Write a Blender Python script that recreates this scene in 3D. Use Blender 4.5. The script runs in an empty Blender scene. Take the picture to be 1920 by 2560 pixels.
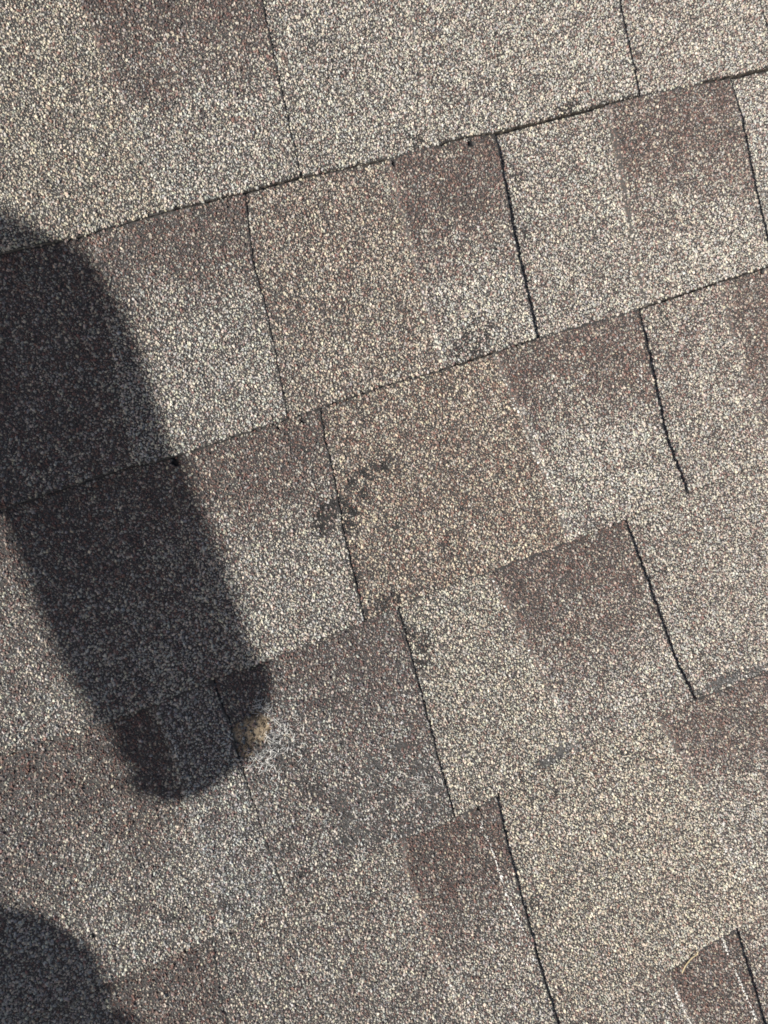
import bpy, math, random
import numpy as np
from mathutils import Matrix, Vector

random.seed(7)
rng = np.random.default_rng(11)
scene = bpy.context.scene
COL = scene.collection

# ------------------------------------------------------------------ camera, sky, sun, exposure
PITCH = math.radians(18.0)                       # slope of the roof
ROOF = Matrix.Rotation(PITCH, 4, 'X')            # roof plane: x along the courses, y up the slope, z off the roof

cam_data = bpy.data.cameras.new('camera')
cam = bpy.data.objects.new('camera', cam_data)
COL.objects.link(cam)
cam_data.sensor_fit = 'HORIZONTAL'
cam_data.sensor_width = 36.0
cam_data.lens = 36.0 * 1923.0 / 1920.0
cam_data.clip_start = 0.01
cam_data.clip_end = 2000.0
CR = Matrix(((0.91842163, 0.32259558, -0.22898427),
             (-0.32023331, 0.94609815, 0.04846569),
             (0.23227642, 0.02881645, 0.97222285)))
cam.matrix_world = ROOF @ (Matrix.Translation((0.0, 0.0, 0.49395)) @ CR.to_4x4())
scene.camera = cam

SUN_LOCAL = Vector((-1.318, 0.04, 1.0)).normalized()      # towards the sun, in roof axes
SUN = (ROOF.to_3x3() @ SUN_LOCAL).normalized()
sun_elev = math.asin(SUN.z)
sun_az = math.atan2(SUN.x, SUN.y)

world = bpy.data.worlds.new('World')
scene.world = world
world.use_nodes = True
nt = world.node_tree
nt.nodes.clear()
sky = nt.nodes.new('ShaderNodeTexSky')
sky.sky_type = 'NISHITA'
sky.sun_disc = False
sky.sun_elevation = sun_elev
sky.sun_rotation = sun_az
sky.air_density = 0.8
sky.dust_density = 3.0
sky.ozone_density = 0.3
bg = nt.nodes.new('ShaderNodeBackground')
bg.inputs['Strength'].default_value = 0.065
wo = nt.nodes.new('ShaderNodeOutputWorld')
nt.links.new(sky.outputs[0], bg.inputs['Color'])
nt.links.new(bg.outputs[0], wo.inputs['Surface'])

sun_data = bpy.data.lights.new('sun', 'SUN')
sun_data.energy = 5.0
sun_data.angle = math.radians(0.53)
sun_data.color = (1.0, 0.95, 0.872)
sun_obj = bpy.data.objects.new('sun', sun_data)
COL.objects.link(sun_obj)
sun_obj.rotation_euler = SUN.to_track_quat('Z', 'Y').to_euler()

vs = scene.view_settings
vs.view_transform = 'Standard'
vs.look = 'None'
vs.gamma = 1.0
vs.use_curve_mapping = False
vs.exposure = 0.9
scene.cycles.filter_width = 1.75

# ------------------------------------------------------------------ small helpers
def link(name, me, parent=None, mats=()):
    o = bpy.data.objects.new(name, me)
    COL.objects.link(o)
    if parent is not None:
        o.parent = parent
    for m in mats:
        me.materials.append(m)
    return o

def tri_mesh(name, V, F, C=None, MI=None, flat=True, tone=None):
    me = bpy.data.meshes.new(name)
    V = np.asarray(V, np.float32); F = np.asarray(F, np.int32)
    me.vertices.add(len(V)); me.vertices.foreach_set('co', V.ravel())
    me.loops.add(F.size); me.loops.foreach_set('vertex_index', F.ravel())
    me.polygons.add(len(F))
    me.polygons.foreach_set('loop_start', np.arange(0, F.size, 3, dtype=np.int32))
    if MI is not None:
        me.polygons.foreach_set('material_index', np.asarray(MI, np.int32))
    if C is not None:
        a = me.color_attributes.new('Col', 'FLOAT_COLOR', 'POINT')
        C4 = np.ones((len(V), 4), np.float32); C4[:, :3] = C
        a.data.foreach_set('color', C4.ravel())
    if tone is not None:
        a = me.attributes.new('Tone', 'FLOAT', 'POINT')
        tn = np.zeros(len(V), np.float32); tn[:len(tone)] = tone
        a.data.foreach_set('value', tn)
    me.update(calc_edges=True)
    if flat:
        me.shade_flat()
    return me

def _hash(ix, iy, s):
    h = (ix.astype(np.int64) * 374761393 + iy.astype(np.int64) * 668265263 + s * 974634777) & 0xFFFFFFFF
    h = ((h ^ (h >> 13)) * 1274126177) & 0xFFFFFFFF
    return ((h ^ (h >> 16)) & 0xFFFF) / 65535.0

def vnoise(x, y, s=0):
    x = np.asarray(x, float); y = np.asarray(y, float)
    ix = np.floor(x); iy = np.floor(y); fx = x - ix; fy = y - iy
    fx = fx * fx * (3 - 2 * fx); fy = fy * fy * (3 - 2 * fy)
    a = _hash(ix, iy, s); b = _hash(ix + 1, iy, s); c = _hash(ix, iy + 1, s); d = _hash(ix + 1, iy + 1, s)
    return (a * (1 - fx) + b * fx) * (1 - fy) + (c * (1 - fx) + d * fx) * fy

def fbm(x, y, s=0, o=3):
    r = 0; a = 0.5; n = 0
    for k in range(o):
        r = r + a * vnoise(np.asarray(x) * 2 ** k, np.asarray(y) * 2 ** k, s + 17 * k); n += a; a *= 0.5
    return r / n

def sstep(a, b, x):
    t = np.clip((x - a) / (b - a), 0, 1)
    return t * t * (3 - 2 * t)

def xinterp(x, xs, ys):
    """piecewise linear with linear extrapolation"""
    x = np.asarray(x, float); xs = np.asarray(xs, float); ys = np.asarray(ys, float)
    r = np.interp(x, xs, ys)
    lo = x < xs[0]; hi = x > xs[-1]
    r = np.where(lo, ys[0] + (x - xs[0]) * (ys[1] - ys[0]) / (xs[1] - xs[0]), r)
    return np.where(hi, ys[-1] + (x - xs[-1]) * (ys[-1] - ys[-2]) / (xs[-1] - xs[-2]), r)

def in_poly(x, y, P):
    r = np.zeros(np.shape(x), bool)
    n = len(P)
    for i in range(n):
        x1, y1 = P[i]; x2, y2 = P[(i + 1) % n]
        if y1 == y2:
            continue
        cnd = (y1 > y) != (y2 > y)
        r ^= cnd & (x < (x2 - x1) * (y - y1) / (y2 - y1) + x1)
    return r

def seg_dist(x, y, pts):
    d = np.full(np.shape(x), 1e9)
    for (x1, y1), (x2, y2) in zip(pts[:-1], pts[1:]):
        dx, dy = x2 - x1, y2 - y1
        t = np.clip(((x - x1) * dx + (y - y1) * dy) / (dx * dx + dy * dy), 0, 1)
        d = np.minimum(d, np.hypot(x - x1 - t * dx, y - y1 - t * dy))
    return d

# ------------------------------------------------------------------ materials
PAL = np.array([(.42, .39, .325), (.35, .32, .275), (.35, .35, .325), (.255, .252, .238), (.205, .205, .205), (.255, .21, .188), (.156, .116, .104), (.172, .108, .095), (.085, .074, .076)])
W_PALE = np.array([.20, .21, .21, .13, .05, .10, .055, .015, .03])
W_DARK = np.array([.055, .04, .04, .07, .06, .11, .32, .16, .20])

def node_mat(name):
    m = bpy.data.materials.new(name); m.use_nodes = True
    n = m.node_tree.nodes; return m, n, m.node_tree.links, n['Principled BSDF']

def granule_material():
    m, n, l, b = node_mat('mineral_granules')
    at = n.new('ShaderNodeAttribute'); at.attribute_name = 'Col'
    tc = n.new('ShaderNodeTexCoord')
    nz = n.new('ShaderNodeTexNoise'); nz.inputs['Scale'].default_value = 900.0; nz.inputs['Detail'].default_value = 3.0
    l.new(tc.outputs['Object'], nz.inputs['Vector'])
    mr = n.new('ShaderNodeMapRange'); mr.inputs['To Min'].default_value = 0.72; mr.inputs['To Max'].default_value = 1.25
    l.new(nz.outputs['Fac'], mr.inputs['Value'])
    mx = n.new('ShaderNodeMix'); mx.data_type = 'RGBA'; mx.blend_type = 'MULTIPLY'; mx.inputs['Factor'].default_value = 1.0
    l.new(at.outputs['Color'], mx.inputs['A']); l.new(mr.outputs['Result'], mx.inputs['B'])
    l.new(mx.outputs['Result'], b.inputs['Base Color'])
    b.inputs['Roughness'].default_value = 0.7
    b.inputs['Specular IOR Level'].default_value = 0.22
    bp = n.new('ShaderNodeBump'); bp.inputs['Strength'].default_value = 0.35; bp.inputs['Distance'].default_value = 0.0003
    l.new(nz.outputs['Fac'], bp.inputs['Height']); l.new(bp.outputs['Normal'], b.inputs['Normal'])
    return m

def far_material():
    """the same stones drawn by the material where they are too far out of the way to be built one by one"""
    m, n, l, b = node_mat('mineral_surface')
    tc = n.new('ShaderNodeTexCoord')
    vo = n.new('ShaderNodeTexVoronoi'); vo.inputs['Scale'].default_value = 560.0
    l.new(tc.outputs['Object'], vo.inputs['Vector'])
    sp = n.new('ShaderNodeSeparateColor'); l.new(vo.outputs['Color'], sp.inputs['Color'])
    at = n.new('ShaderNodeAttribute'); at.attribute_name = 'Tone'
    nz = n.new('ShaderNodeTexNoise'); nz.inputs['Scale'].default_value = 35.0; nz.inputs['Detail'].default_value = 3.0
    l.new(tc.outputs['Object'], nz.inputs['Vector'])
    ma = n.new('ShaderNodeMath'); ma.operation = 'MULTIPLY_ADD'; ma.inputs[1].default_value = 0.5; ma.inputs[2].default_value = -0.15
    l.new(nz.outputs['Fac'], ma.inputs[0])
    su = n.new('ShaderNodeMath'); su.operation = 'ADD'; l.new(at.outputs['Fac'], su.inputs[0]); l.new(ma.outputs[0], su.inputs[1])
    lt = n.new('ShaderNodeMath'); lt.operation = 'LESS_THAN'; l.new(sp.outputs[1], lt.inputs[0]); l.new(su.outputs[0], lt.inputs[1])
    ramps = []
    for W in (W_PALE, W_DARK):
        rp = n.new('ShaderNodeValToRGB'); rp.color_ramp.interpolation = 'CONSTANT'
        e = rp.color_ramp.elements; pos = np.concatenate([[0], np.cumsum(W / W.sum())[:-1]])
        e[0].position = 0.0; e[0].color = (*PAL[0], 1); e[1].position = float(pos[1]); e[1].color = (*PAL[1], 1)
        for p, c in list(zip(pos, PAL))[2:]:
            k = e.new(float(p)); k.color = (*c, 1)
        l.new(sp.outputs[0], rp.inputs[0]); ramps.append(rp)
    mx = n.new('ShaderNodeMix'); mx.data_type = 'RGBA'
    l.new(lt.outputs[0], mx.inputs['Factor']); l.new(ramps[0].outputs[0], mx.inputs['A']); l.new(ramps[1].outputs[0], mx.inputs['B'])
    mr = n.new('ShaderNodeMapRange'); mr.interpolation_type = 'SMOOTHSTEP'
    for nm, v in (('From Min', .38), ('From Max', .68), ('To Min', 1.0), ('To Max', .22)):
        mr.inputs[nm].default_value = v
    l.new(vo.outputs['Distance'], mr.inputs['Value'])
    mg = n.new('ShaderNodeMix'); mg.data_type = 'RGBA'; mg.blend_type = 'MULTIPLY'; mg.inputs['Factor'].default_value = 1.0
    l.new(mx.outputs['Result'], mg.inputs['A']); l.new(mr.outputs['Result'], mg.inputs['B'])
    l.new(mg.outputs['Result'], b.inputs['Base Color'])
    b.inputs['Roughness'].default_value = 0.75
    b.inputs['Specular IOR Level'].default_value = 0.2
    bp = n.new('ShaderNodeBump'); bp.inputs['Strength'].default_value = 1.0; bp.inputs['Distance'].default_value = 0.0022; bp.invert = True
    l.new(vo.outputs['Distance'], bp.inputs['Height']); l.new(bp.outputs['Normal'], b.inputs['Normal'])
    return m

def cloth_material(name, col, rough=0.85, scale=400.0):
    m, n, l, b = node_mat(name)
    tc = n.new('ShaderNodeTexCoord')
    nz = n.new('ShaderNodeTexNoise'); nz.inputs['Scale'].default_value = scale; nz.inputs['Detail'].default_value = 4.0
    l.new(tc.outputs['Object'], nz.inputs['Vector'])
    rp = n.new('ShaderNodeValToRGB')
    rp.color_ramp.elements[0].color = (*[c * 0.65 for c in col], 1); rp.color_ramp.elements[1].color = (*[min(1, c * 1.3) for c in col], 1)
    l.new(nz.outputs['Fac'], rp.inputs[0]); l.new(rp.outputs[0], b.inputs['Base Color'])
    b.inputs['Roughness'].default_value = rough
    return m

M_GRAN = granule_material()
M_FAR = far_material()
M_STRAW = cloth_material('dry_straw', (0.33, 0.27, 0.16), 0.6, 300)
M_FIBRE = cloth_material('glass_fibre', (0.55, 0.55, 0.53), 0.4, 200)
M_WOOD = cloth_material('roof_deck_board', (0.32, 0.22, 0.13), 0.8, 60)

# ------------------------------------------------------------------ ground far below and the roof
g = tri_mesh('ground', [(-300, -300, -3.2), (300, -300, -3.2), (300, 300, -3.2), (-300, 300, -3.2)], [(0, 1, 2), (0, 2, 3)])
ground = link('ground', g, None, [cloth_material('lawn', (0.06, 0.085, 0.03), 0.95, 3.0)])
ground['kind'] = 'structure'; ground['label'] = 'green lawn far below the roof edge'; ground['category'] = 'ground'

def box_tris(x0, x1, y0, y1, z0, z1):
    V = [(x, y, z) for z in (z0, z1) for y in (y0, y1) for x in (x0, x1)]
    Q = [(0, 2, 3, 1), (4, 5, 7, 6), (0, 1, 5, 4), (2, 6, 7, 3), (0, 4, 6, 2), (1, 3, 7, 5)]
    F = [t for a, b, c, d in Q for t in ((a, b, c), (a, c, d))]
    return V, F

V, F = box_tris(-3.2, 3.2, -2.4, 2.6, -0.045, -0.014)
roof = link('shingle_roof', tri_mesh('shingle_roof', V, F), None, [M_FAR])
roof.matrix_world = ROOF
roof['label'] = 'sloping roof of brown and cream laminated asphalt shingles'
roof['category'] = 'roof'
roof['kind'] = 'thing'

# ------------------------------------------------------------------ courses and tabs (millimetres on the roof plane)
LINES = {
 0: [(-60, 345), (60, 343), (250, 345), (540, 344)],
 1: [(-55.3, 196.3), (-11.0, 194.9), (43.0, 197.2), (88.0, 197.6), (133.7, 199.2), (193.8, 197.5), (254.7, 198.6), (275.4, 196.8), (330.1, 198.2), (388.7, 199.6), (474.4, 197.2)],
 2: [(-103.7, 51.9), (-51.8, 52.9), (-26.3, 53.3), (1.7, 50.8), (31.9, 51.4), (83.3, 52.4), (143.9, 54.4), (184.4, 53.3), (259.9, 54.0), (341.9, 52.5), (405.4, 54.0), (447.8, 53.7)],
 3: [(-148.8, -84.5), (-93.9, -88.3), (-62.1, -89.8), (-21.8, -87.6), (6.3, -89.0), (52.1, -87.9), (77.9, -87.5), (137.8, -84.8), (171.8, -86.7), (228.4, -86.7), (280.2, -85.6), (365.9, -83.8)],
 4: [(-142.0, -235.3), (-75.8, -237.0), (-25.9, -232.3), (44.9, -229.4), (77.8, -231.2), (111.9, -231.4), (129.7, -230.8), (166.8, -228.1), (191.7, -225.8), (284.8, -226.4), (356.0, -230.4)],
 5: [(-200, -394), (100, -396), (212.3, -398.0), (249.7, -395.0), (264.3, -394.8), (400, -396)],
 6: [(-200, -538), (100, -540), (400, -539)],
}
def line_v(k, u):
    p = np.array(LINES[k], float)
    r = np.interp(u, p[:, 0], p[:, 1])
    return r + 0.9 * (vnoise(np.asarray(u) / 3.1, np.asarray(u) * 0 + k * 7.7, 5) - 0.5) + 0.7 * (vnoise(np.asarray(u) / 0.9, np.asarray(u) * 0 + k, 6) - 0.5)

# course: list of (left boundary, raise mm (0 = backing layer), tone at the top, tone at the butt, fade centre, fade half width, redness)
# the left boundary is a polyline down the slope; the first cell of a course runs to the shingle's left end
CELLS = {
 0: [(None, 0, .08, .02, .5, .4, .5),
     ([(38.2, 334.6), (41.2, 270.8), (45.2, 208.3)], 1.0, .95, .04, .44, .30, .5),
     ([(148.5, 315.4), (143.9, 279.3), (134.9, 203.0)], 0, .16, .10, .5, .4, .3),
     ([(243.9, 298.8), (228.7, 195.8)], 3.6, .22, .16, .5, .4, .4),
     ([(402.9, 271.2), (394.4, 203.8)], 0, .30, .26, .5, .4, .5),
     ([(455.9, 262.0), (447.0, 198.0)], 5.0, .30, .22, .5, .4, .5),
     ([(518.9, 247.3), (519.1, 214.7)], 0, .30, .3, .5, .4, .3)],
 1: [(None, 0, .80, .62, .5, .4, .5),
     ([(-2.8, 189.7), (-24.4, 54.5)], 0.85, .85, .00, .36, .26, .7),
     ([(96.5, 196.9), (87.3, 155.3), (84.5, 116.0), (79.1, 77.3), (75.6, 53.2)], 0, .40, .26, .5, .4, .5),
     ([(195.3, 197.0), (184.8, 53.5)], 2.9, .92, .10, .45, .30, .7),
     ([(276.3, 195.6), (271.0, 157.7), (263.8, 113.3), (257.3, 54.7)], 0, .25, .22, .5, .4, .5),
     ([(367.8, 199.2), (360.1, 141.9), (345.3, 53.4)], 4.8, .95, .16, .5, .30, .3),
     ([(476.5, 196.8), (464.9, 117.4), (457.6, 53.7)], 0, .25, .2, .5, .4, .3)],
 2: [(None, 0, .80, .20, .5, .4, .7),
     ([(-5.7, 51.0), (-11.4, 3.7), (-7.1, -35.3), (-4.5, -88.4)], 0.9, .85, .05, .33, .26, .8),
     ([(97.9, 52.6), (94.1, 33.3), (90.9, 0.8), (86.0, -27.0), (79.7, -87.3)], 0, .44, .40, .5, .4, .6),
     ([(224.3, 54.9), (227.5, 14.6), (229.8, -19.9), (232.2, -39.1), (231.8, -86.2)], 3.8, .92, .12, .36, .26, .6),
     ([(341.9, 52.5), (335.0, 1.2), (329.1, -42.9), (331.4, -84.2)], 0, .40, .30, .5, .4, .4),
     ([(412.3, 54.2), (408.4, -84.6)], 2.0, .90, .55, .6, .4, .2)],
 3: [(None, 0, .85, .12, .42, .32, .8),
     ([(-61.1, -90.3), (-60.1, -120.2), (-65.9, -237.6)], 1.9, .35, .12, .5, .4, .1),
     ([(-21.8, -87.4), (-22.3, -98.7), (-20.8, -115.6), (-23.0, -139.4), (-24.1, -191.7), (-23.3, -232.5)], 1.2, .80, .34, .40, .30, .6),
     ([(104.0, -83.2), (103.0, -105.9), (100.4, -137.4), (96.2, -197.8), (93.7, -231.2)], 0, .14, .10, .5, .4, .2),
     ([(170.0, -86.6), (175.6, -111.6), (181.0, -147.5), (188.5, -225.4)], 3.0, .95, .18, .45, .28, .5),
     ([(280.2, -85.6), (281.4, -142.4), (283.0, -197.9), (287.1, -226.7)], 0, .30, .24, .5, .4, .3)],
 4: [(None, 0, .16, .12, .5, .4, .3),
     ([(-138.9, -235.3), (-140.8, -261.0), (-143, -300)], 0.3, .85, .5, .5, .4, .6),
     ([(-73.5, -237.5), (-80.4, -276.2), (-84, -330)], 0, .28, .30, .5, .4, .2),
     ([(56.2, -230.0), (50.9, -259.9), (52.1, -285.3), (54.8, -345.0)], 1.8, 1.0, .16, .38, .24, .7),
     ([(126.3, -231.1), (122.4, -271.4), (118.7, -317.4), (116.3, -359.2), (115.8, -391.4)], 0, .12, .14, .5, .4, .3),
     ([(256.9, -226.1), (265.4, -262.6), (274.8, -332.2), (285.3, -371.9), (287.4, -396.8)], 2.2, .90, .25, .30, .24, .2)],
 5: [(None, 0, .30, .30, .5, .4, .3),
     ([(200.7, -398.2), (209.1, -440.1)], 3.0, 1.0, .55, .5, .4, .3),
     ([(264.3, -394.8), (262.9, -427.1), (261.5, -470.2)], 0, .5, .4, .5, .4, .4)],
}
SHINGLE_START = {0: -180, 1: -230, 2: -290, 3: -340, 4: -260, 5: -210}
H_BUTT = 3.2          # a course rises this much from its top line to its butt edge

def t_of(k, u, v):
    T = line_v(k, u); B = line_v(k + 1, u)
    return (T - v) / (T - B)

def bound_fn(k, pts, seed):
    p = np.array(pts, float)
    ts = (np.interp(p[:, 0], *np.array(LINES[k], float).T) - p[:, 1]) / (np.interp(p[:, 0], *np.array(LINES[k], float).T) - np.interp(p[:, 0], *np.array(LINES[k + 1], float).T))
    def f(t):
        t = np.asarray(t, float)
        return xinterp(t, ts, p[:, 0]) + 0.8 * (vnoise(t * 40, t * 0 + seed, 21) - 0.5) + 0.7 * (vnoise(t * 140, t * 0 + seed, 22) - 0.5)
    return f

def undulate(u, v):
    return 1.6 * (fbm(u / 90.0, v / 75.0, 3, 2) - 0.5) + 0.35 * (vnoise(u / 14.0, v / 14.0, 4) - 0.5)

def lift(raise_mm, t, du, end=1.0):
    """height of a tab above its backing: pressed flat under the course above, rounded at its left edge"""
    r0 = min(raise_mm, 2.4)
    return (r0 + (raise_mm - r0) * sstep(0.0, .25, t)) * sstep(-.6, 2.6, du) * (1 + (end - 1) * sstep(.3, .6, t))

RAISE_END = {(3, 1): .4, (0, 1): .8, (0, 3): .65, (0, 5): .6, (1, 1): .7}       # tabs that lie flatter towards their butt edge

# worn places (mm)
HOLE = [(-11.9, -118.0), (-5.7, -116.5), (-1.5, -117.6), (2.1, -123.8), (2.7, -130.5), (-2.6, -135.9), (-10.7, -134.3), (-13.4, -139.0), (-19.5, -142.1), (-21.5, -139.6), (-21.4, -126.7), (-20.2, -118.6)]
GRAYS = [[(-0.7, -108.5), (7.0, -112.8), (2.5, -122.8), (2.7, -130.5), (13.9, -146.5), (-2.1, -158.2), (-12.8, -162.2), (-19.8, -157.5), (-15.1, -150.6), (-15.5, -141.7), (-10.7, -134.3), (-2.6, -135.9), (-1.5, -117.6), (-5.3, -113.7)],
         [(20.6, -184.1), (66.3, -168.1), (92.4, -176.2), (94.2, -217.0), (85.2, -230.2), (45.4, -227.9), (15.4, -215.0)]]
SMEARS = [[(146.4, -226.1), (167.3, -220.4), (181.1, -217.3), (191.8, -219.8), (191.3, -225.6), (170.0, -227.6), (148.2, -231.5)],
          [(287.6, -225.4), (301.3, -218.6), (343.5, -221.2), (352.2, -229.8), (334.1, -229.5)]]
SCUFFS = [(79.6, -16.5, 5, .9), (76, -24, 4, .9), (84, -9, 5, .8), (72.2, -18.3, 4.5, .9), (75.2, -11.7, 4, .9), (82, -9.8, 4.5, .85), (92.9, -10.3, 4.5, .95), (94.9, -17.0, 5, .95), (90.5, -24.4, 5, .95), (107.4, -8, 4.5, 1.0), (101, 1, 3.5, .9), (114, -1, 3, .9), (110.5, 4.9, 3.5, .8), (72.5, -24.2, 4, .85), (121.5, -35.5, 4, .5), (84.5, -49, 3.5, .7), (83.5, -58, 4, .7), (125.8, 4.3, 4.5, 1.1), (118, 6, 3, .7), (113, 1, 3, .5),
          (210.1, 71.2, 5, .6), (200.9, 60.7, 6, .6), (211.2, 59.5, 6, .6), (222, 66, 5, .6), (216, 76, 4, .5), (226, 74, 4, .4), (336.5, 202.4, 4, .7), (343, 204, 3, .6), (328, 201.5, 3, .6),
          (274.0, 122.3, 5, .4), (278, 134, 4, .35), (95.0, -81.8, 6, .7), (84, -83, 4, .7), (104, -80, 5, .6),
          (108.2, -106.0, 5, .6), (112.4, -117.5, 6, .6), (108.1, -126.9, 5, .55), (117, -110, 4, .5),
          (7.1, -151.4, 9, .5), (14.2, -173.7, 9, .45), (48.6, -130.1, 9, .3), (224.6, -243.7, 7, .3), (232, -250, 5, .4),
          (-22.5, -198.4, 4, .55), (-23.9, -214.1, 3, .5), (-15, -205, 4, .3), (282.3, 163.7, 6, .3), (289.9, 225.3, 8, .22), (326.4, 109.2, 6, .28),
          (257.7, 226.3, 7, .2), (78.8, 29.1, 5, .35), (-8, -222, 7, .45), (128, -310, 6, .5), (137, -318, 5, .35), (60, 75, 5, .3), (300, -100, 6, .3), (293, -130, 5, .3),
          (-90, -215, 5, .4), (-60, -220, 6, .4), (20, -260, 8, .3), (150, -60, 6, .35), (300, 60, 7, .3), (380, 30, 6, .3), (180, 260, 8, .3), (170, 280, 6, .3)]
SCRATCHES = [([(225.7, 50.1), (226.6, 34), (227.5, 14.6), (228.6, 2)], .8, .35), ([(229.8, -19.9), (231, -30), (232.2, -42.1), (232.8, -52)], 1.0, .6), ([(226.8, 20), (227.8, 12)], 1.5, .7),
             ([(171.8, -89.7), (175.6, -111.6), (181.0, -147.5), (182.4, -166.6)], .8, .4),
             ([(109.8, -237.2), (111.8, -261.6)], .9, .5), ([(111.8, -261.6), (111.2, -293.5), (114.1, -320.2)], .9, .95), ([(114.1, -320.2), (114.1, -345.8)], .7, .45),
             ([(53.1, -241.3), (50.9, -259.9), (52.1, -285.3)], .9, .4), ([(55.4, -333.4), (54.8, -345.0)], .8, .5),
             ([(272, -312), (274.8, -332.2), (285.3, -371.9)], .8, .6), ([(256.9, -226.1), (261.8, -253.4)], .8, .4),
             ([(252.0, -394.5), (252.8, -420.5), (256.6, -460.9)], 1.0, .85), ([(204.7, -408.9), (209.1, -445.1)], .8, .8),
             ([(-112.4, 10.2), (-112.0, -4.5)], 1.2, .5), ([(327.9, 12.0), (322.4, -1.5)], 1.2, .5), ([(-56, -110), (-57, -135)], .5, .6)]
PITS = [(256.9, 194.2, 2.5), (0.5, 47.3, 2.6), (84.5, 48.6, 1.7), (452.7, 51.6, 2.2), (-133.8, -205.6, 1.7), (199, 193.6, 1.6), (68, 49, 1.2), (112, -233.5, 1.5), (129, -229.9, 1.4), (250, 120, 1.3)]

def tone_of(cell, u, v, t):
    _, _, a, b, tc, w, red = cell
    jit = (0.3 + 0.35 * (a + b)) * (fbm(u / 9.0, v / 9.0, 31, 3) - 0.5)
    a = a * .92
    d = a + (b - a) * sstep(tc - w, tc + w, t + 0.35 * (fbm(u / 30.0, v / 30.0, 33, 2) - 0.5))
    return np.clip(d + jit, 0, 1)

FRAME = np.array([(-6.8, 342.5), (532.4, 248.7), (266.7, -472.9), (-198.2, -231.2)])
FRAME_W = (FRAME - FRAME.mean(0)) * 1.06 + FRAME.mean(0)

def wear(u, v):
    """how far the granules are gone here (0..1), smear grey, whiteness, hole, pit"""
    uu = u + 2.4 * (vnoise(u / 3.0, v / 3.0, 41) - .5) * 2; vv = v + 2.4 * (vnoise(u / 3.0, v / 3.0, 42) - .5) * 2
    gone = np.zeros(np.shape(u)); smear = np.zeros(np.shape(u)); white = np.zeros(np.shape(u))
    for x, y, r, s in SCUFFS:
        d = np.hypot(uu - x, vv - y) / r
        gone = np.maximum(gone, .82 * s * (.45 + .85 * vnoise(u / 2.2, v / 2.2, 48)) * np.clip(1.35 - d, 0, 1))
    for P in GRAYS:
        i = in_poly(uu, vv, P) * (.25 + .9 * sstep(.3, .7, fbm(u / 9., v / 9., 46, 2))); gone = np.maximum(gone, 0.42 * i); smear = np.maximum(smear, 0.5 * i)
    for P in SMEARS:
        i = in_poly(uu, vv, P) * (.2 + .9 * sstep(.25, .6, fbm(u / 5., v / 5., 47, 2))); gone = np.maximum(gone, 0.85 * i); smear = np.maximum(smear, .9 * i)
    # random tiny bald spots
    n = vnoise(u / 4.0, v / 4.0, 51) * 0.6 + vnoise(u / 13.0, v / 13.0, 52) * 0.4
    gone = np.maximum(gone, 0.45 * sstep(.85, .93, n))
    for P, w, s in SCRATCHES:
        d = seg_dist(u + .6 * (vnoise(u / 2., v / 2., 61) - .5), v, P)
        white = np.maximum(white, s * np.clip(1.7 - d / w, 0, 1))
    hole = in_poly(u + 2.6 * (vnoise(u / 2.0, v / 2.0, 43) - .5) * 2, v + 2.6 * (vnoise(u / 2.0, v / 2.0, 44) - .5) * 2, HOLE)
    pit = np.zeros(np.shape(u), bool)
    for x, y, r in PITS:
        pit |= np.hypot(u - x, v - y) < r
    return gone, smear, white, hole, pit

# all granules of the picture, once
SP = 1.22
def scatter():
    lo = FRAME_W.min(0); hi = FRAME_W.max(0)
    xs = np.arange(lo[0], hi[0], SP); ys = np.arange(lo[1], hi[1], SP * 0.866)
    X, Y = np.meshgrid(xs, ys); X = X + (np.arange(len(ys)) % 2)[:, None] * SP * 0.5
    X = X.ravel(); Y = Y.ravel()
    X = X + rng.uniform(-.48, .48, X.size) * SP; Y = Y + rng.uniform(-.48, .48, X.size) * SP
    k = in_poly(X, Y, FRAME_W.tolist())
    return X[k], Y[k]
GU, GV = scatter()
GX = np.zeros(len(GU))
for P_, w_, s_ in SCRATCHES:
    for (x1, y1), (x2, y2) in zip(P_[:-1], P_[1:]):
        n_ = int(math.hypot(x2 - x1, y2 - y1) / .95 * s_ ** 1.6 * (.8 + w_)); q = rng.random(n_)
        on_ = vnoise(q * math.hypot(x2 - x1, y2 - y1) / 5.0, q * 0 + x1, 63) < .25 + .75 * s_
        q = q[on_]; n_ = len(q)
        GU = np.concatenate([GU, x1 + (x2 - x1) * q + rng.normal(0, .3 * w_, n_)]); GV = np.concatenate([GV, y1 + (y2 - y1) * q + rng.normal(0, .3 * w_, n_)])
        GX = np.concatenate([GX, np.ones(n_)])

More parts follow.
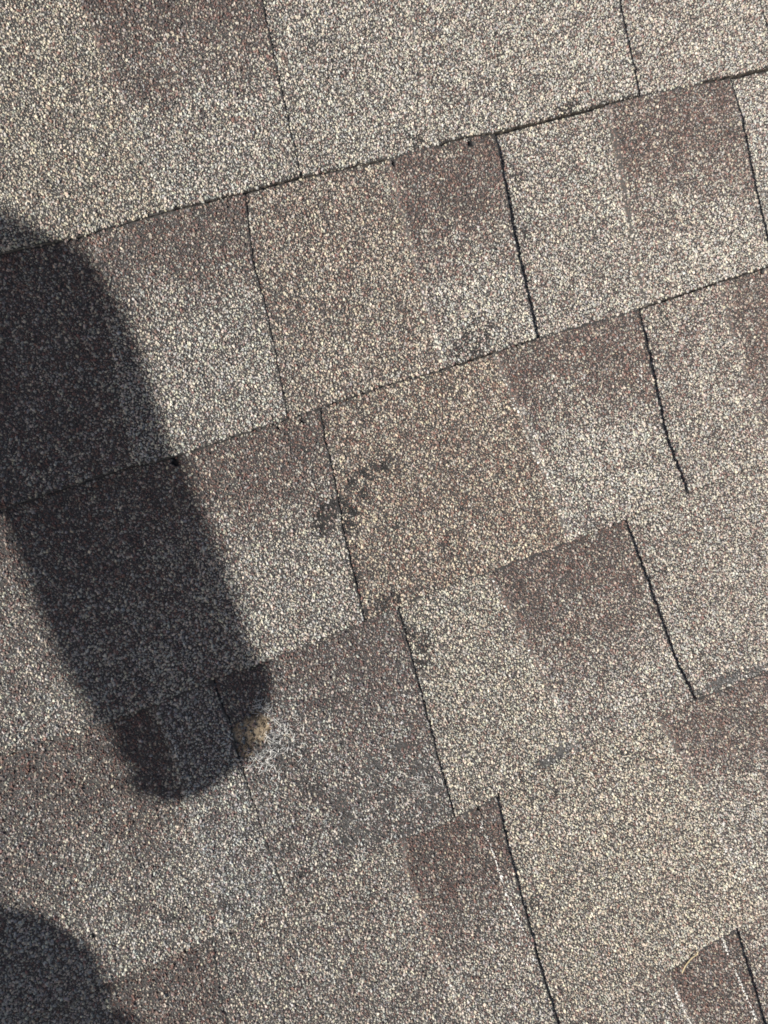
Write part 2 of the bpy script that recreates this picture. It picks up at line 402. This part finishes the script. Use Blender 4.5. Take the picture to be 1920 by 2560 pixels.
def make_granules(u, v, z, slope_n, tone, red, white, small, lost, smear, tint):
    """crushed stone grains: a five sided foot and a tilted ridge, seven triangles each"""
    n = len(u)
    size = np.clip(rng.lognormal(-0.05, 0.34, n), .45, 1.9) * 0.82 * small          # foot radius in mm
    rot = rng.uniform(0, 2 * np.pi, n)
    asp = rng.uniform(.68, 1.0, n)
    hgt = size * rng.uniform(.45, .8, n)
    ang5 = (np.arange(5) / 5 * 2 * np.pi)[None, :] + rng.uniform(-.3, .3, (n, 5))
    r5 = rng.uniform(.78, 1.12, (n, 5)) * size[:, None]
    ang2 = np.array([1.0, 4.1])[None, :] + rng.uniform(-.45, .45, (n, 2))
    r2 = rng.uniform(.30, .62, (n, 2)) * size[:, None]
    def place(a, r, zz):
        x = np.cos(a) * r; y = np.sin(a) * r * asp[:, None]
        c, s = np.cos(rot)[:, None], np.sin(rot)[:, None]
        return np.stack([u[:, None] + x * c - y * s, v[:, None] + x * s + y * c, zz], -1)
    zf = z[:, None] + rng.uniform(-.4, -.05, (n, 5))
    zt = z[:, None] + hgt[:, None] * 0.9 + rng.uniform(-.28, .28, (n, 2)) * size[:, None]
    V = np.concatenate([place(ang5, r5, zf), place(ang2, r2, zt)], 1)               # n,7,3
    T = [(0, 1, 5), (1, 2, 5), (2, 6, 5), (2, 3, 6), (3, 4, 6), (4, 5, 6), (4, 0, 5)]
    F = (np.arange(n)[:, None, None] * 7 + np.array(T)[None]).reshape(-1, 3)
    # colour of each stone
    w = W_PALE[None] * (1 - tone)[:, None] + W_DARK[None] * tone[:, None]
    w = w.copy(); w[:, 7] *= .35 + 1.3 * red
    cum = np.cumsum(w / w.sum(1, keepdims=True), 1)
    idx = (rng.random(n)[:, None] > cum).sum(1).clip(0, 8)
    C = PAL[idx] * rng.uniform(.82, 1.16, n)[:, None] * (1 + rng.uniform(-.05, .05, (n, 3)))
    C = C * (1 - tone[:, None] * np.array((.30, .335, .355))) * tint
    g_ = rng.lognormal(-3.35, .6, n)[:, None] * np.array((1.0, .98, .97)) * (1 + 2.6 * smear[:, None])
    C = np.where(lost[:, None], g_, C)
    wm = white > rng.random(n) * .9
    C[wm] = np.array((.55, .545, .52)) * rng.uniform(.75, 1.1, wm.sum())[:, None]
    C = np.repeat(np.clip(C, 0.01, .8), 7, 0)
    return V.reshape(-1, 3), F, C

def base_colour(u, v, gone, smear, hole, pit):
    n = fbm(u / 1.7, v / 1.7, 71, 2)
    c = (0.022 + 0.03 * n)[:, None] * np.array((1.0, .96, .93)) * (1 - .65 * np.clip(gone * 1.3, 0, 1))[:, None]
    g = (0.03 + 0.06 * vnoise(u / .9, v / .9, 72))[:, None] * np.array((1.0, .99, .96))
    c = c * (1 - smear[:, None]) + g * smear[:, None]
    c = np.where(hole[:, None], (0.16 + .2 * n)[:, None] * np.array((1, .8, .55)), c)
    return np.where(pit[:, None], np.array((.008, .008, .009))[None], c)

def grid_sheet(uL, uR, t0, t1, k, raise_mm, step, end=1.0):
    """top sheet between two side boundaries of course k, plus skirts; returns V,F,C,MI in mm"""
    nt_ = max(6, int(150 * (t1 - t0) / step)); tt = np.linspace(t0, t1, nt_)
    L = uL(tt); R = uR(tt)
    ns = max(4, int((R - L).mean() / step)); s = np.linspace(0, 1, ns)
    if raise_mm > 0:
        e = 1.0 / (R - L).mean(); s = np.concatenate([[0, .9 * e, 1.8 * e, 2.8 * e], s[s > 3.6 * e]]); ns = len(s)
    U = L[:, None] * (1 - s) + R[:, None] * s
    T = line_v(k, U); B = line_v(k + 1, U)
    Vv = T + (B - T) * tt[:, None]
    u = U.ravel(); v = Vv.ravel(); t = np.repeat(tt, ns)
    gone, smear, white, hole, pit = wear(u, v)
    z = H_BUTT * t + (lift(raise_mm, t, u - np.repeat(L, ns), end) if raise_mm > 0 else 0) + undulate(u, v) - .9 * sstep(.988, 1.0, t)
    z = z - np.where(hole, 2.0, 0) * (raise_mm > 0) - np.where(pit, 1.6, 0)
    Vt = np.stack([u, v, z], 1); C = base_colour(u, v, gone, smear, hole, pit)
    i = np.arange(nt_ * ns).reshape(nt_, ns)
    a, b, c, d = i[:-1, :-1].ravel(), i[1:, :-1].ravel(), i[1:, 1:].ravel(), i[:-1, 1:].ravel()
    F = np.concatenate([np.stack([a, b, c], 1), np.stack([a, c, d], 1)])
    cu, cv = u[F].mean(1), v[F].mean(1)
    MI = (~in_poly(cu, cv, FRAME_W.tolist())).astype(int)
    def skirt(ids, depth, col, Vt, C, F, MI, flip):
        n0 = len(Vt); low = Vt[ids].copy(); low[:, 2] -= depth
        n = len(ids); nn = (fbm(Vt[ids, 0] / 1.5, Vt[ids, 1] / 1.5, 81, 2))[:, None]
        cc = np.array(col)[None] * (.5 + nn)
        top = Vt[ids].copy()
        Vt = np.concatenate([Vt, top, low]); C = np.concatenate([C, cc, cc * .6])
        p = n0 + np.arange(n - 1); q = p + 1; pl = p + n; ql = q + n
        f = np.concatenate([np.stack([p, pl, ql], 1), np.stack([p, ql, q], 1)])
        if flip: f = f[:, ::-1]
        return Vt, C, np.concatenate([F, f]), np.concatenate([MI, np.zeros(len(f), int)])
    dz = raise_mm + .6 if raise_mm > 0 else 3.0
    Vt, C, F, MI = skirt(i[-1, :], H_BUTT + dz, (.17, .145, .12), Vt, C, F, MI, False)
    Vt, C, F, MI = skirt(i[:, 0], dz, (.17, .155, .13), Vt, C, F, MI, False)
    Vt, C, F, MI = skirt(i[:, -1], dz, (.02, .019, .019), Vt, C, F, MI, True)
    GRID_T[0] = (u, v, t)
    return Vt, F, C, MI

GRID_T = [None]
def join(parts):
    Vs, Fs, Cs, Ms = [], [], [], []; off = 0
    for Vt, F, C, MI in parts:
        Vs.append(Vt); Fs.append(F + off); Cs.append(C); Ms.append(MI); off += len(Vt)
    return np.concatenate(Vs), np.concatenate(Fs), np.concatenate(Cs), np.concatenate(Ms)

TINT = {(2, 2): (1.05, 1.0, .94), (3, 1): (.96, .99, 1.03), (4, 4): (1.02, 1.0, .96), (3, 3): (1.01, 1.0, .97), (0, 0): (1.03, 1.0, .95), (1, 6): (.98, 1.0, 1.02), (3, 2): (.95, .97, 1.0), (1, 2): (1.03, .99, .95)}
TAB_LABEL = {(0, 1): 'shingle tab fading from dark brown down to cream', (3, 2): 'scuffed tab with a small torn hole at its left edge'}
hole_parent = None
for k in range(6):
    start = SHINGLE_START[k]; end = start + 1000.0
    cells = CELLS[k]
    fns = [(lambda t, s=start: np.zeros(np.shape(t)) + s)] + [bound_fn(k, c[0], 10 * k + i) for i, c in enumerate(cells[1:])] + [(lambda t, s=end: np.zeros(np.shape(t)) + s)]
    # granules that lie on this course
    T = line_v(k, GU); B = line_v(k + 1, GU)
    tt = (T - GV) / (T - B)
    on = (tt > .006) & (tt < .997)
    u = GU[on]; v = GV[on]; t = tt[on]
    ci = np.zeros(len(u), int)
    for j in range(1, len(cells)):
        ci[u > fns[j](t)] = j
    gone, smear, white, hole, pit = wear(u, v); extra = GX[on] > 0
    white = np.where(extra, 2.0, white * .25); gone = np.where(extra, 0, gone)
    lost = rng.random(len(u)) < gone * .95
    keep = ~(hole & (rng.random(len(u)) < .86)) & ~pit
    # keep the stones clear of the tab edges
    for j in range(1, len(cells)):
        if cells[j][1] == 0:
            keep &= np.abs(u - fns[j](t)) > 0.45
    small = np.where(lost, rng.uniform(.5, .85, len(u)), 1 - .2 * np.clip(gone, 0, 1)); small = np.where(extra, .55, np.where(white > .25, small * .8, small))
    tone = np.zeros(len(u)); red = np.zeros(len(u)); rz = np.zeros(len(u))
    for j, c in enumerate(cells):
        m = ci == j
        tone[m] = tone_of(c, u[m], v[m], t[m]); red[m] = np.clip(c[6] + 1.6 * (fbm(u[m] / 13.0, v[m] / 13.0, 35, 2) - .45), 0, 1.6)
        if c[1] > 0:
            rz[m] = lift(c[1], t[m], u[m] - fns[j](t[m]), RAISE_END.get((k, j), 1.0))
    tone = np.clip(tone + .6 * np.clip(gone, 0, 1) * (gone > .25), 0, 1)
    z = H_BUTT * t + rz + undulate(u, v) - .9 * sstep(.988, 1.0, t) + .75 * extra

    tint = np.ones((len(u), 3))
    for j in range(len(cells)):
        if (k, j) in TINT:
            tint[ci == j] = TINT[(k, j)]

    def butt_grains(sel):
        """stones clinging to the worn butt edge of this course"""
        ue = np.arange(FRAME_W[:, 0].min(), FRAME_W[:, 0].max(), .95); ue = ue + rng.uniform(-.5, .5, len(ue))
        te = rng.uniform(.994, 1.002, len(ue)); Te = line_v(k, ue); Be = line_v(k + 1, ue); ve = Te + (Be - Te) * te
        ce = np.zeros(len(ue), int)
        for j in range(1, len(cells)):
            ce[ue > fns[j](te)] = j
        rel = fbm(ue / 22.0, ue * 0 + k * 3.3, 95, 2)
        m = in_poly(ue, ve, FRAME_W.tolist()) & (rng.random(len(ue)) < .10 + .5 * sstep(.42, .64, rel)) & sel[ce]
        ue, ve, te, ce = ue[m], ve[m], te[m], ce[m]
        toe = np.zeros(len(ue)); re_ = np.zeros(len(ue)); zz = np.zeros(len(ue))
        for j, c in enumerate(cells):
            q = ce == j
            toe[q] = tone_of(c, ue[q], ve[q], te[q]); re_[q] = c[6]
            zz[q] = lift(c[1], te[q], ue[q] - fns[j](te[q]), RAISE_END.get((k, j), 1.0)) if c[1] > 0 else 0
        zz = H_BUTT * te + zz + undulate(ue, ve) - rng.uniform(1.0, 2.4, len(ue))
        Vg, Fg, Cg = make_granules(ue, ve, zz, None, np.clip(toe + .15, 0, 1), re_, toe * 0, rng.uniform(.5, .9, len(ue)), toe > 9, toe * 0, np.ones((len(ue), 3)))
        return Vg, Fg, Cg, np.zeros(len(Fg), int)

    def grains(m):
        m = m & keep
        Vg, Fg, Cg = make_granules(u[m], v[m], z[m], None, tone[m], red[m], white[m], small[m], lost[m], smear[m], tint[m])
        return Vg, Fg, Cg, np.zeros(len(Fg), int)

    back = np.array([c[1] == 0 for c in cells])[ci]
    sheet = grid_sheet(fns[0], fns[-1], -.35, 1.0, k, 0, 3.0)
    su_, sv_, st_ = GRID_T[0]
    stone = np.zeros(len(su_)); sc_ = np.zeros(len(su_), int)
    for j in range(1, len(cells)):
        sc_[su_ > fns[j](st_)] = j
    for j, c in enumerate(cells):
        q = sc_ == j; stone[q] = tone_of(c, su_[q], sv_[q], st_[q]) if c[1] == 0 else .2
    Vt, F, C, MI = join([sheet, grains(back), butt_grains(np.array([c[1] == 0 for c in cells]))])
    sh = link('shingle', tri_mesh('shingle', Vt * .001, F, C, MI, tone=stone), roof, [M_GRAN, M_FAR])
    for j, c in enumerate(cells):
        if c[1] == 0:
            continue
        uR = fns[j + 1]
        if j == len(cells) - 1:      # a tab that runs out of the picture gets a plain right end
            uR = (lambda t, f=fns[j]: f(t) + 150.0)
        Vt, F, C, MI = join([grid_sheet(fns[j], uR, -.06, 1.0, k, c[1], 2.0, RAISE_END.get((k, j), 1.0)), grains((ci == j) & (u < uR(t) - .4)), butt_grains(np.arange(len(cells)) == j)])
        gu_, gv_, gt_ = GRID_T[0]
        tb = link('tab', tri_mesh('tab', Vt * .001, F, C, MI, tone=tone_of(c, gu_, gv_, gt_)), sh, [M_GRAN, M_FAR])
        if (k, j) in TAB_LABEL:
            tb['label'] = TAB_LABEL[(k, j)]
    if k == 3:
        hole_parent = sh

# ------------------------------------------------------------------ the torn hole: bare tan mat with loose glass fibres
def torn_mat():
    st = .7
    xs = np.arange(-27, 9, st); ys = np.arange(-147, -111, st)
    X, Y = np.meshgrid(xs, ys); u = X.ravel(); v = Y.ravel()
    h = in_poly(u + 2.6 * (vnoise(u / 2.0, v / 2.0, 43) - .5) * 2, v + 2.6 * (vnoise(u / 2.0, v / 2.0, 44) - .5) * 2, HOLE)
    z = H_BUTT * t_of(3, u, v) + 1.2 + undulate(u, v) - 1.1 + 3.0 * (fbm(u / 2.6, v / 2.6, 91, 3) - .5) + 1.2 * rng.uniform(-.5, .5, len(u))
    n = fbm(u / 3.0, v / 3.0, 92, 3)
    C = np.array((.18, .145, .105))[None] * (.2 + 1.6 * n)[:, None] + rng.uniform(-.03, .03, (len(u), 1))
    C[rng.random(len(u)) < .16] = (.04, .035, .03)
    C = np.clip(C, .01, .6)
    i = np.arange(X.size).reshape(X.shape)
    q = np.stack([i[:-1, :-1], i[:-1, 1:], i[1:, 1:], i[1:, :-1]], -1).reshape(-1, 4)
    q = q[h[q].all(1)]
    F = np.concatenate([q[:, [0, 1, 2]], q[:, [0, 2, 3]]])
    o = link('torn_mat', tri_mesh('torn_mat', np.stack([u, v, z], 1) * .001, F, C, None), hole_parent, [M_GRAN])
    o['label'] = 'bare tan mat showing through the small hole'

def strand_mesh(name, list_of_paths, rad):
    """thin three sided fibres; paths in mm"""
    Vs, Fs = [], []
    for P in list_of_paths:
        P = np.array(P, float); n = len(P)
        d = np.gradient(P, axis=0); d /= np.linalg.norm(d, axis=1, keepdims=True) + 1e-9
        a = np.cross(d, (0, 0, 1.0)); a /= np.linalg.norm(a, axis=1, keepdims=True) + 1e-9
        b = np.cross(a, d)
        off = sum(len(x) for x in Vs)
        ring = [P + rad * (math.cos(q) * a + math.sin(q) * b) for q in (0, 2.094, 4.189)]
        Vs.append(np.stack(ring, 1).reshape(-1, 3))
        for i in range(n - 1):
            for j in range(3):
                p, q = off + 3 * i + j, off + 3 * i + (j + 1) % 3
                Fs += [(p, q, q + 3), (p, q + 3, p + 3)]
    return tri_mesh(name, np.concatenate(Vs) * .001, np.array(Fs))

def fibre_paths(x, y, spread, n, length, course, rz, seed):
    r = np.random.default_rng(seed); out = []
    for _ in range(int(n * .8)):
        px, py = x + r.normal(0, spread), y + r.normal(0, spread)
        a = r.uniform(0, 6.283); L = length * r.uniform(.4, 1.3); bend = r.normal(0, .13); m = 6; pts = []
        lift = r.uniform(.2, 1.6)
        for i in range(m):
            s = i / (m - 1)
            zb = H_BUTT * float(t_of(course, np.array([px]), np.array([py]))[0]) + rz + float(undulate(np.array([px]), np.array([py]))[0]) + .75
            pts.append((px, py, zb + lift * math.sin(s * 3.1416)))
            px += math.cos(a) * L / m; py += math.sin(a) * L / m; a += bend
        out.append(pts)
    return out

torn_mat()
P = []
for x, y, sp, n, ln in [(-1, -113, 2.5, 26, 5), (3, -118, 2.2, 26, 5), (5, -126, 2.5, 26, 6), (11, -132, 4, 30, 6), (9, -144, 5, 36, 6), (1, -140, 4.0, 46, 6), (-6, -145, 4, 36, 6), (-16, -144, 2.5, 16, 7), (-6, -154, 4, 30, 5), (6, -138, 4, 26, 5), (60, -200, 14, 60, 4), (82, -205, 9, 50, 5), (45, -190, 12, 40, 4)]:
    P += fibre_paths(x, y, sp, n, ln, 3, 1.2, int(x * 31 + y * 7) & 0xFFFF)
o = link('glass_fibres', strand_mesh('glass_fibres', P, .095), hole_parent, [M_FIBRE]); o['kind'] = 'stuff'
o['label'] = 'loose pale glass fibres around the torn hole'

# ------------------------------------------------------------------ shingles that go on beyond the picture
def far_shingle_meshes(w):
    def sheet(x0, x1, z0, zr):
        return [(x0, .06, z0 - .0015), (x1, .06, z0 - .0015), (x1, -.1435, z0 + .0037), (x0, -.1435, z0 + .0037),
                (x0, .06, z0 - .0015 - zr), (x1, .06, z0 - .0015 - zr), (x1, -.1435, z0 + .0037 - zr), (x0, -.1435, z0 + .0037 - zr)]
    Fb = [(0, 3, 2), (0, 2, 1), (3, 7, 6), (3, 6, 2), (0, 4, 7), (0, 7, 3), (1, 2, 6), (1, 6, 5)]
    base = tri_mesh('shingle', sheet(0, w, 0, .003), Fb, tone=[.2, .2, .1, .1])
    base.materials.append(M_FAR)
    tabs = []
    for a, b, d in [(.07, .19, .9), (.31, .42, 1.1), (.55, .71, .7), (.82, .93, 1.0)]:
        m = tri_mesh('tab', sheet(a, b, .0026, .003), Fb, tone=[1.3 * d, 1.3 * d, .05, .05]); m.materials.append(M_FAR); tabs.append(m)
    return base, tabs
FB, FT = far_shingle_meshes(.997)
def far_shingle(x, y, z=0.0):
    o = link('shingle', FB, roof); o.location = (x, y, z)
    for m in FT:
        link('tab', m, o)
TOPV = {k: np.mean([p[1] for p in LINES[k]]) * .001 for k in LINES}
for k in range(-2, 8):
    y = TOPV[k] if k in TOPV and k <= 5 else (TOPV[0] + .1435 * -k if k < 0 else TOPV[5] - .1435 * (k - 5))
    s0 = SHINGLE_START.get(k, -300 + 90 * (k % 4)) * .001
    for j in (-1, 0, 1):
        if j == 0 and 0 <= k <= 5:
            continue
        far_shingle(s0 + j * 1.0 + .0015, y)

# ------------------------------------------------------------------ a dry straw lying on the roof
P = [(228.5, -392.6), (227.0, -393.9), (223.6, -394.2), (219.9, -395.3), (216, -397.2), (212.0, -400.5)]
pts = []
for x, y in P:
    pts.append((x, y, 3.7 * .98 + 3.2))
straw = link('dry_straw', strand_mesh('dry_straw', [pts], .42), None, [M_STRAW])
straw.matrix_world = ROOF
straw['label'] = 'short curved dry straw lying on the dark tab at lower right'
straw['category'] = 'straw'

# ------------------------------------------------------------------ an unseen crouching person, added and posed to cast the shadows on the roof
def skin(name, joints, bones, mat, parent, root=0, sub=2):
    me = bpy.data.meshes.new(name)
    me.from_pydata([j[0] for j in joints], bones, [])
    o = link(name, me, parent, [mat])
    md = o.modifiers.new('skin', 'SKIN'); md.use_smooth_shade = True
    for i, j in enumerate(joints):
        r = j[1]; r = r if isinstance(r, tuple) else (r, r)
        me.skin_vertices[0].data[i].radius = r
        me.skin_vertices[0].data[i].use_root = (i == root)
    s = o.modifiers.new('sub', 'SUBSURF'); s.levels = sub; s.render_levels = sub
    return o

M_SKIN = cloth_material('skin', (.42, .25, .18), .55, 60)
M_JACKET = cloth_material('jacket_cloth', (.05, .07, .11), .85)
M_TROUSER = cloth_material('trouser_cloth', (.12, .11, .10), .9)
M_BOOT = cloth_material('boot_leather', (.08, .05, .03), .6)
M_HAIR = cloth_material('hair', (.03, .02, .015), .6, 500)

person = bpy.data.objects.new('person', None); COL.objects.link(person)
person.matrix_world = ROOF @ Matrix.Translation((-1.05, -0.25, 0.006))
PB = Vector((-1.05, -0.25, 0.006))
person['label'] = 'unseen person in dark jacket crouching beside the roof patch, added to cast the arm and knee shadows'
person['category'] = 'person'
def L(x, y, z): return tuple(Vector((x, y + .33 * z, z)) - PB)     # upright in the world, so leaning up the slope in roof axes

hip = L(-1.24, -.20, .25); chest = L(-1.27, -.04, .54); neck = L(-1.31, -.01, .72)
shL = L(-1.09, .080, .655); shR = L(-1.27, -.20, .62)
elL = L(-.782, .005, .55); wrL = L(-.764, -.236, .55)
elR = L(-.99, -.40, .45); wrR = L(-.744, -.398, .42)
hL = L(-1.22, -.10, .25); hR = L(-1.20, -.32, .25)
kL = L(-.87, .02, .40); kR = L(-.69, -.312, .40)
aL = L(-1.02, .0, .09); aR = L(-.98, -.40, .09)
head = L(-1.38, .03, .84); crown = L(-1.39, .05, .93); chin = L(-1.32, .02, .80)

skin('body', [(chest, .09), (neck, .066), (head, (.15, .16)), (crown, .12), (chin, .09)], [(0, 1), (1, 2), (2, 3), (2, 4)], M_SKIN, person, 0)
skin('jacket', [(hip, (.16, .13)), (chest, (.17, .13)), (tuple(Vector(neck) - Vector((0, 0, .04))), .075), (shL, .065), (tuple((Vector(shL) + Vector(elL)) / 2), .056), (elL, .043),
                (tuple((Vector(elL) + Vector(wrL)) / 2), .036), (tuple(Vector(wrL) * .8 + Vector(elL) * .2), .038), (wrL, .035), (tuple(Vector(wrL) + Vector((-.003, -.022, 0))), .026),  (shR, .075), (elR, .058), (wrR, .045)],
     [(0, 1), (1, 2), (1, 3), (3, 4), (4, 5), (5, 6), (6, 7), (7, 8), (8, 9), (1, 10), (10, 11), (11, 12)], M_JACKET, person, 0)
skin('trousers', [(tuple(Vector(hip) + Vector((-.07, .02, .07))), .10), (hL, .095), (kL, .075), (aL, .055), (hR, .095), (kR, .09), (aR, .055)], [(0, 1), (1, 2), (2, 3), (0, 4), (4, 5), (5, 6)], M_TROUSER, person, 0)
for a in (aL, aR):
    v = Vector(a)
    skin('boot', [(tuple(v + Vector((-.05, 0, -.02))), .045), (tuple(v + Vector((0, 0, .05))), .052), (tuple(v + Vector((-.03, 0, -.05))), .042), (tuple(v + Vector((.09, 0, -.055))), (.04, .045)), (tuple(v + Vector((.17, 0, -.062))), (.028, .042))],
         [(1, 2), (2, 0), (2, 3), (3, 4)], M_BOOT, person, 2)
def hand(w, d, side):
    """a loosely closed hand: palm, four bent fingers of unequal length and a thumb off the side of the palm"""
    w = Vector(w); d = Vector(d).normalized(); up = Vector((0, 0, 1)); s = d.cross(up).normalized() * side
    J = [(tuple(w - d * .05), .027), (tuple(w - d * .02), .030), (tuple(w + d * .01), (.037, .036)), (tuple(w + d * .035), (.032, .030)), (tuple(w + d * .055), (.020, .018))]; Bn = [(0, 1), (1, 2), (2, 3), (3, 4)]
    skin('hand', J, Bn, M_SKIN, person, 0)
    for q, ln in ((-.028, .7), (-.010, 1.05), (.010, 1.0), (.028, .55)):
        p0 = w + d * .036 + s * q * .85; p1 = p0 + d * .030 * ln - up * .002; p2 = p1 + d * .002 - up * .022 * ln; p3 = p2 - d * .026 * ln - up * .002
        skin('finger', [(tuple(p0), .0095), (tuple(p1), .0095), (tuple(p2), .009), (tuple(p3), .008)], [(0, 1), (1, 2), (2, 3)], M_SKIN, person, 0, 1)
    p0 = w + d * .0 - s * .018; p1 = p0 + d * .02 - s * .006 - up * .012; p2 = p1 + d * .026 + s * .012 - up * .012
    skin('thumb', [(tuple(p0), .012), (tuple(p1), .011), (tuple(p2), .009)], [(0, 1), (1, 2)], M_SKIN, person, 0, 1)
hand(wrL, (.22, -1, 0), -1)
hand(wrR, (1, .25, -.2), -1)
hc = Vector(head) + Vector((-.01, .01, .04))
skin('hair', [(tuple(hc + Vector((-.02, 0, 0))), .15), (tuple(hc + Vector((-.005, .01, .055))), .13)], [(0, 1)], M_HAIR, person, 0)
for sy in (-.032, .032):
    skin('eye', [(tuple(Vector(head) + Vector((.112, sy, -.0))), .011), (tuple(Vector(head) + Vector((.118, sy, -.0))), .009)], [(0, 1)], M_HAIR, person, 0, 1)
skin('nose', [(tuple(Vector(head) + Vector((.11, 0, -.01))), .010), (tuple(Vector(head) + Vector((.128, 0, -.04))), .014)], [(0, 1)], M_SKIN, person, 0, 1)
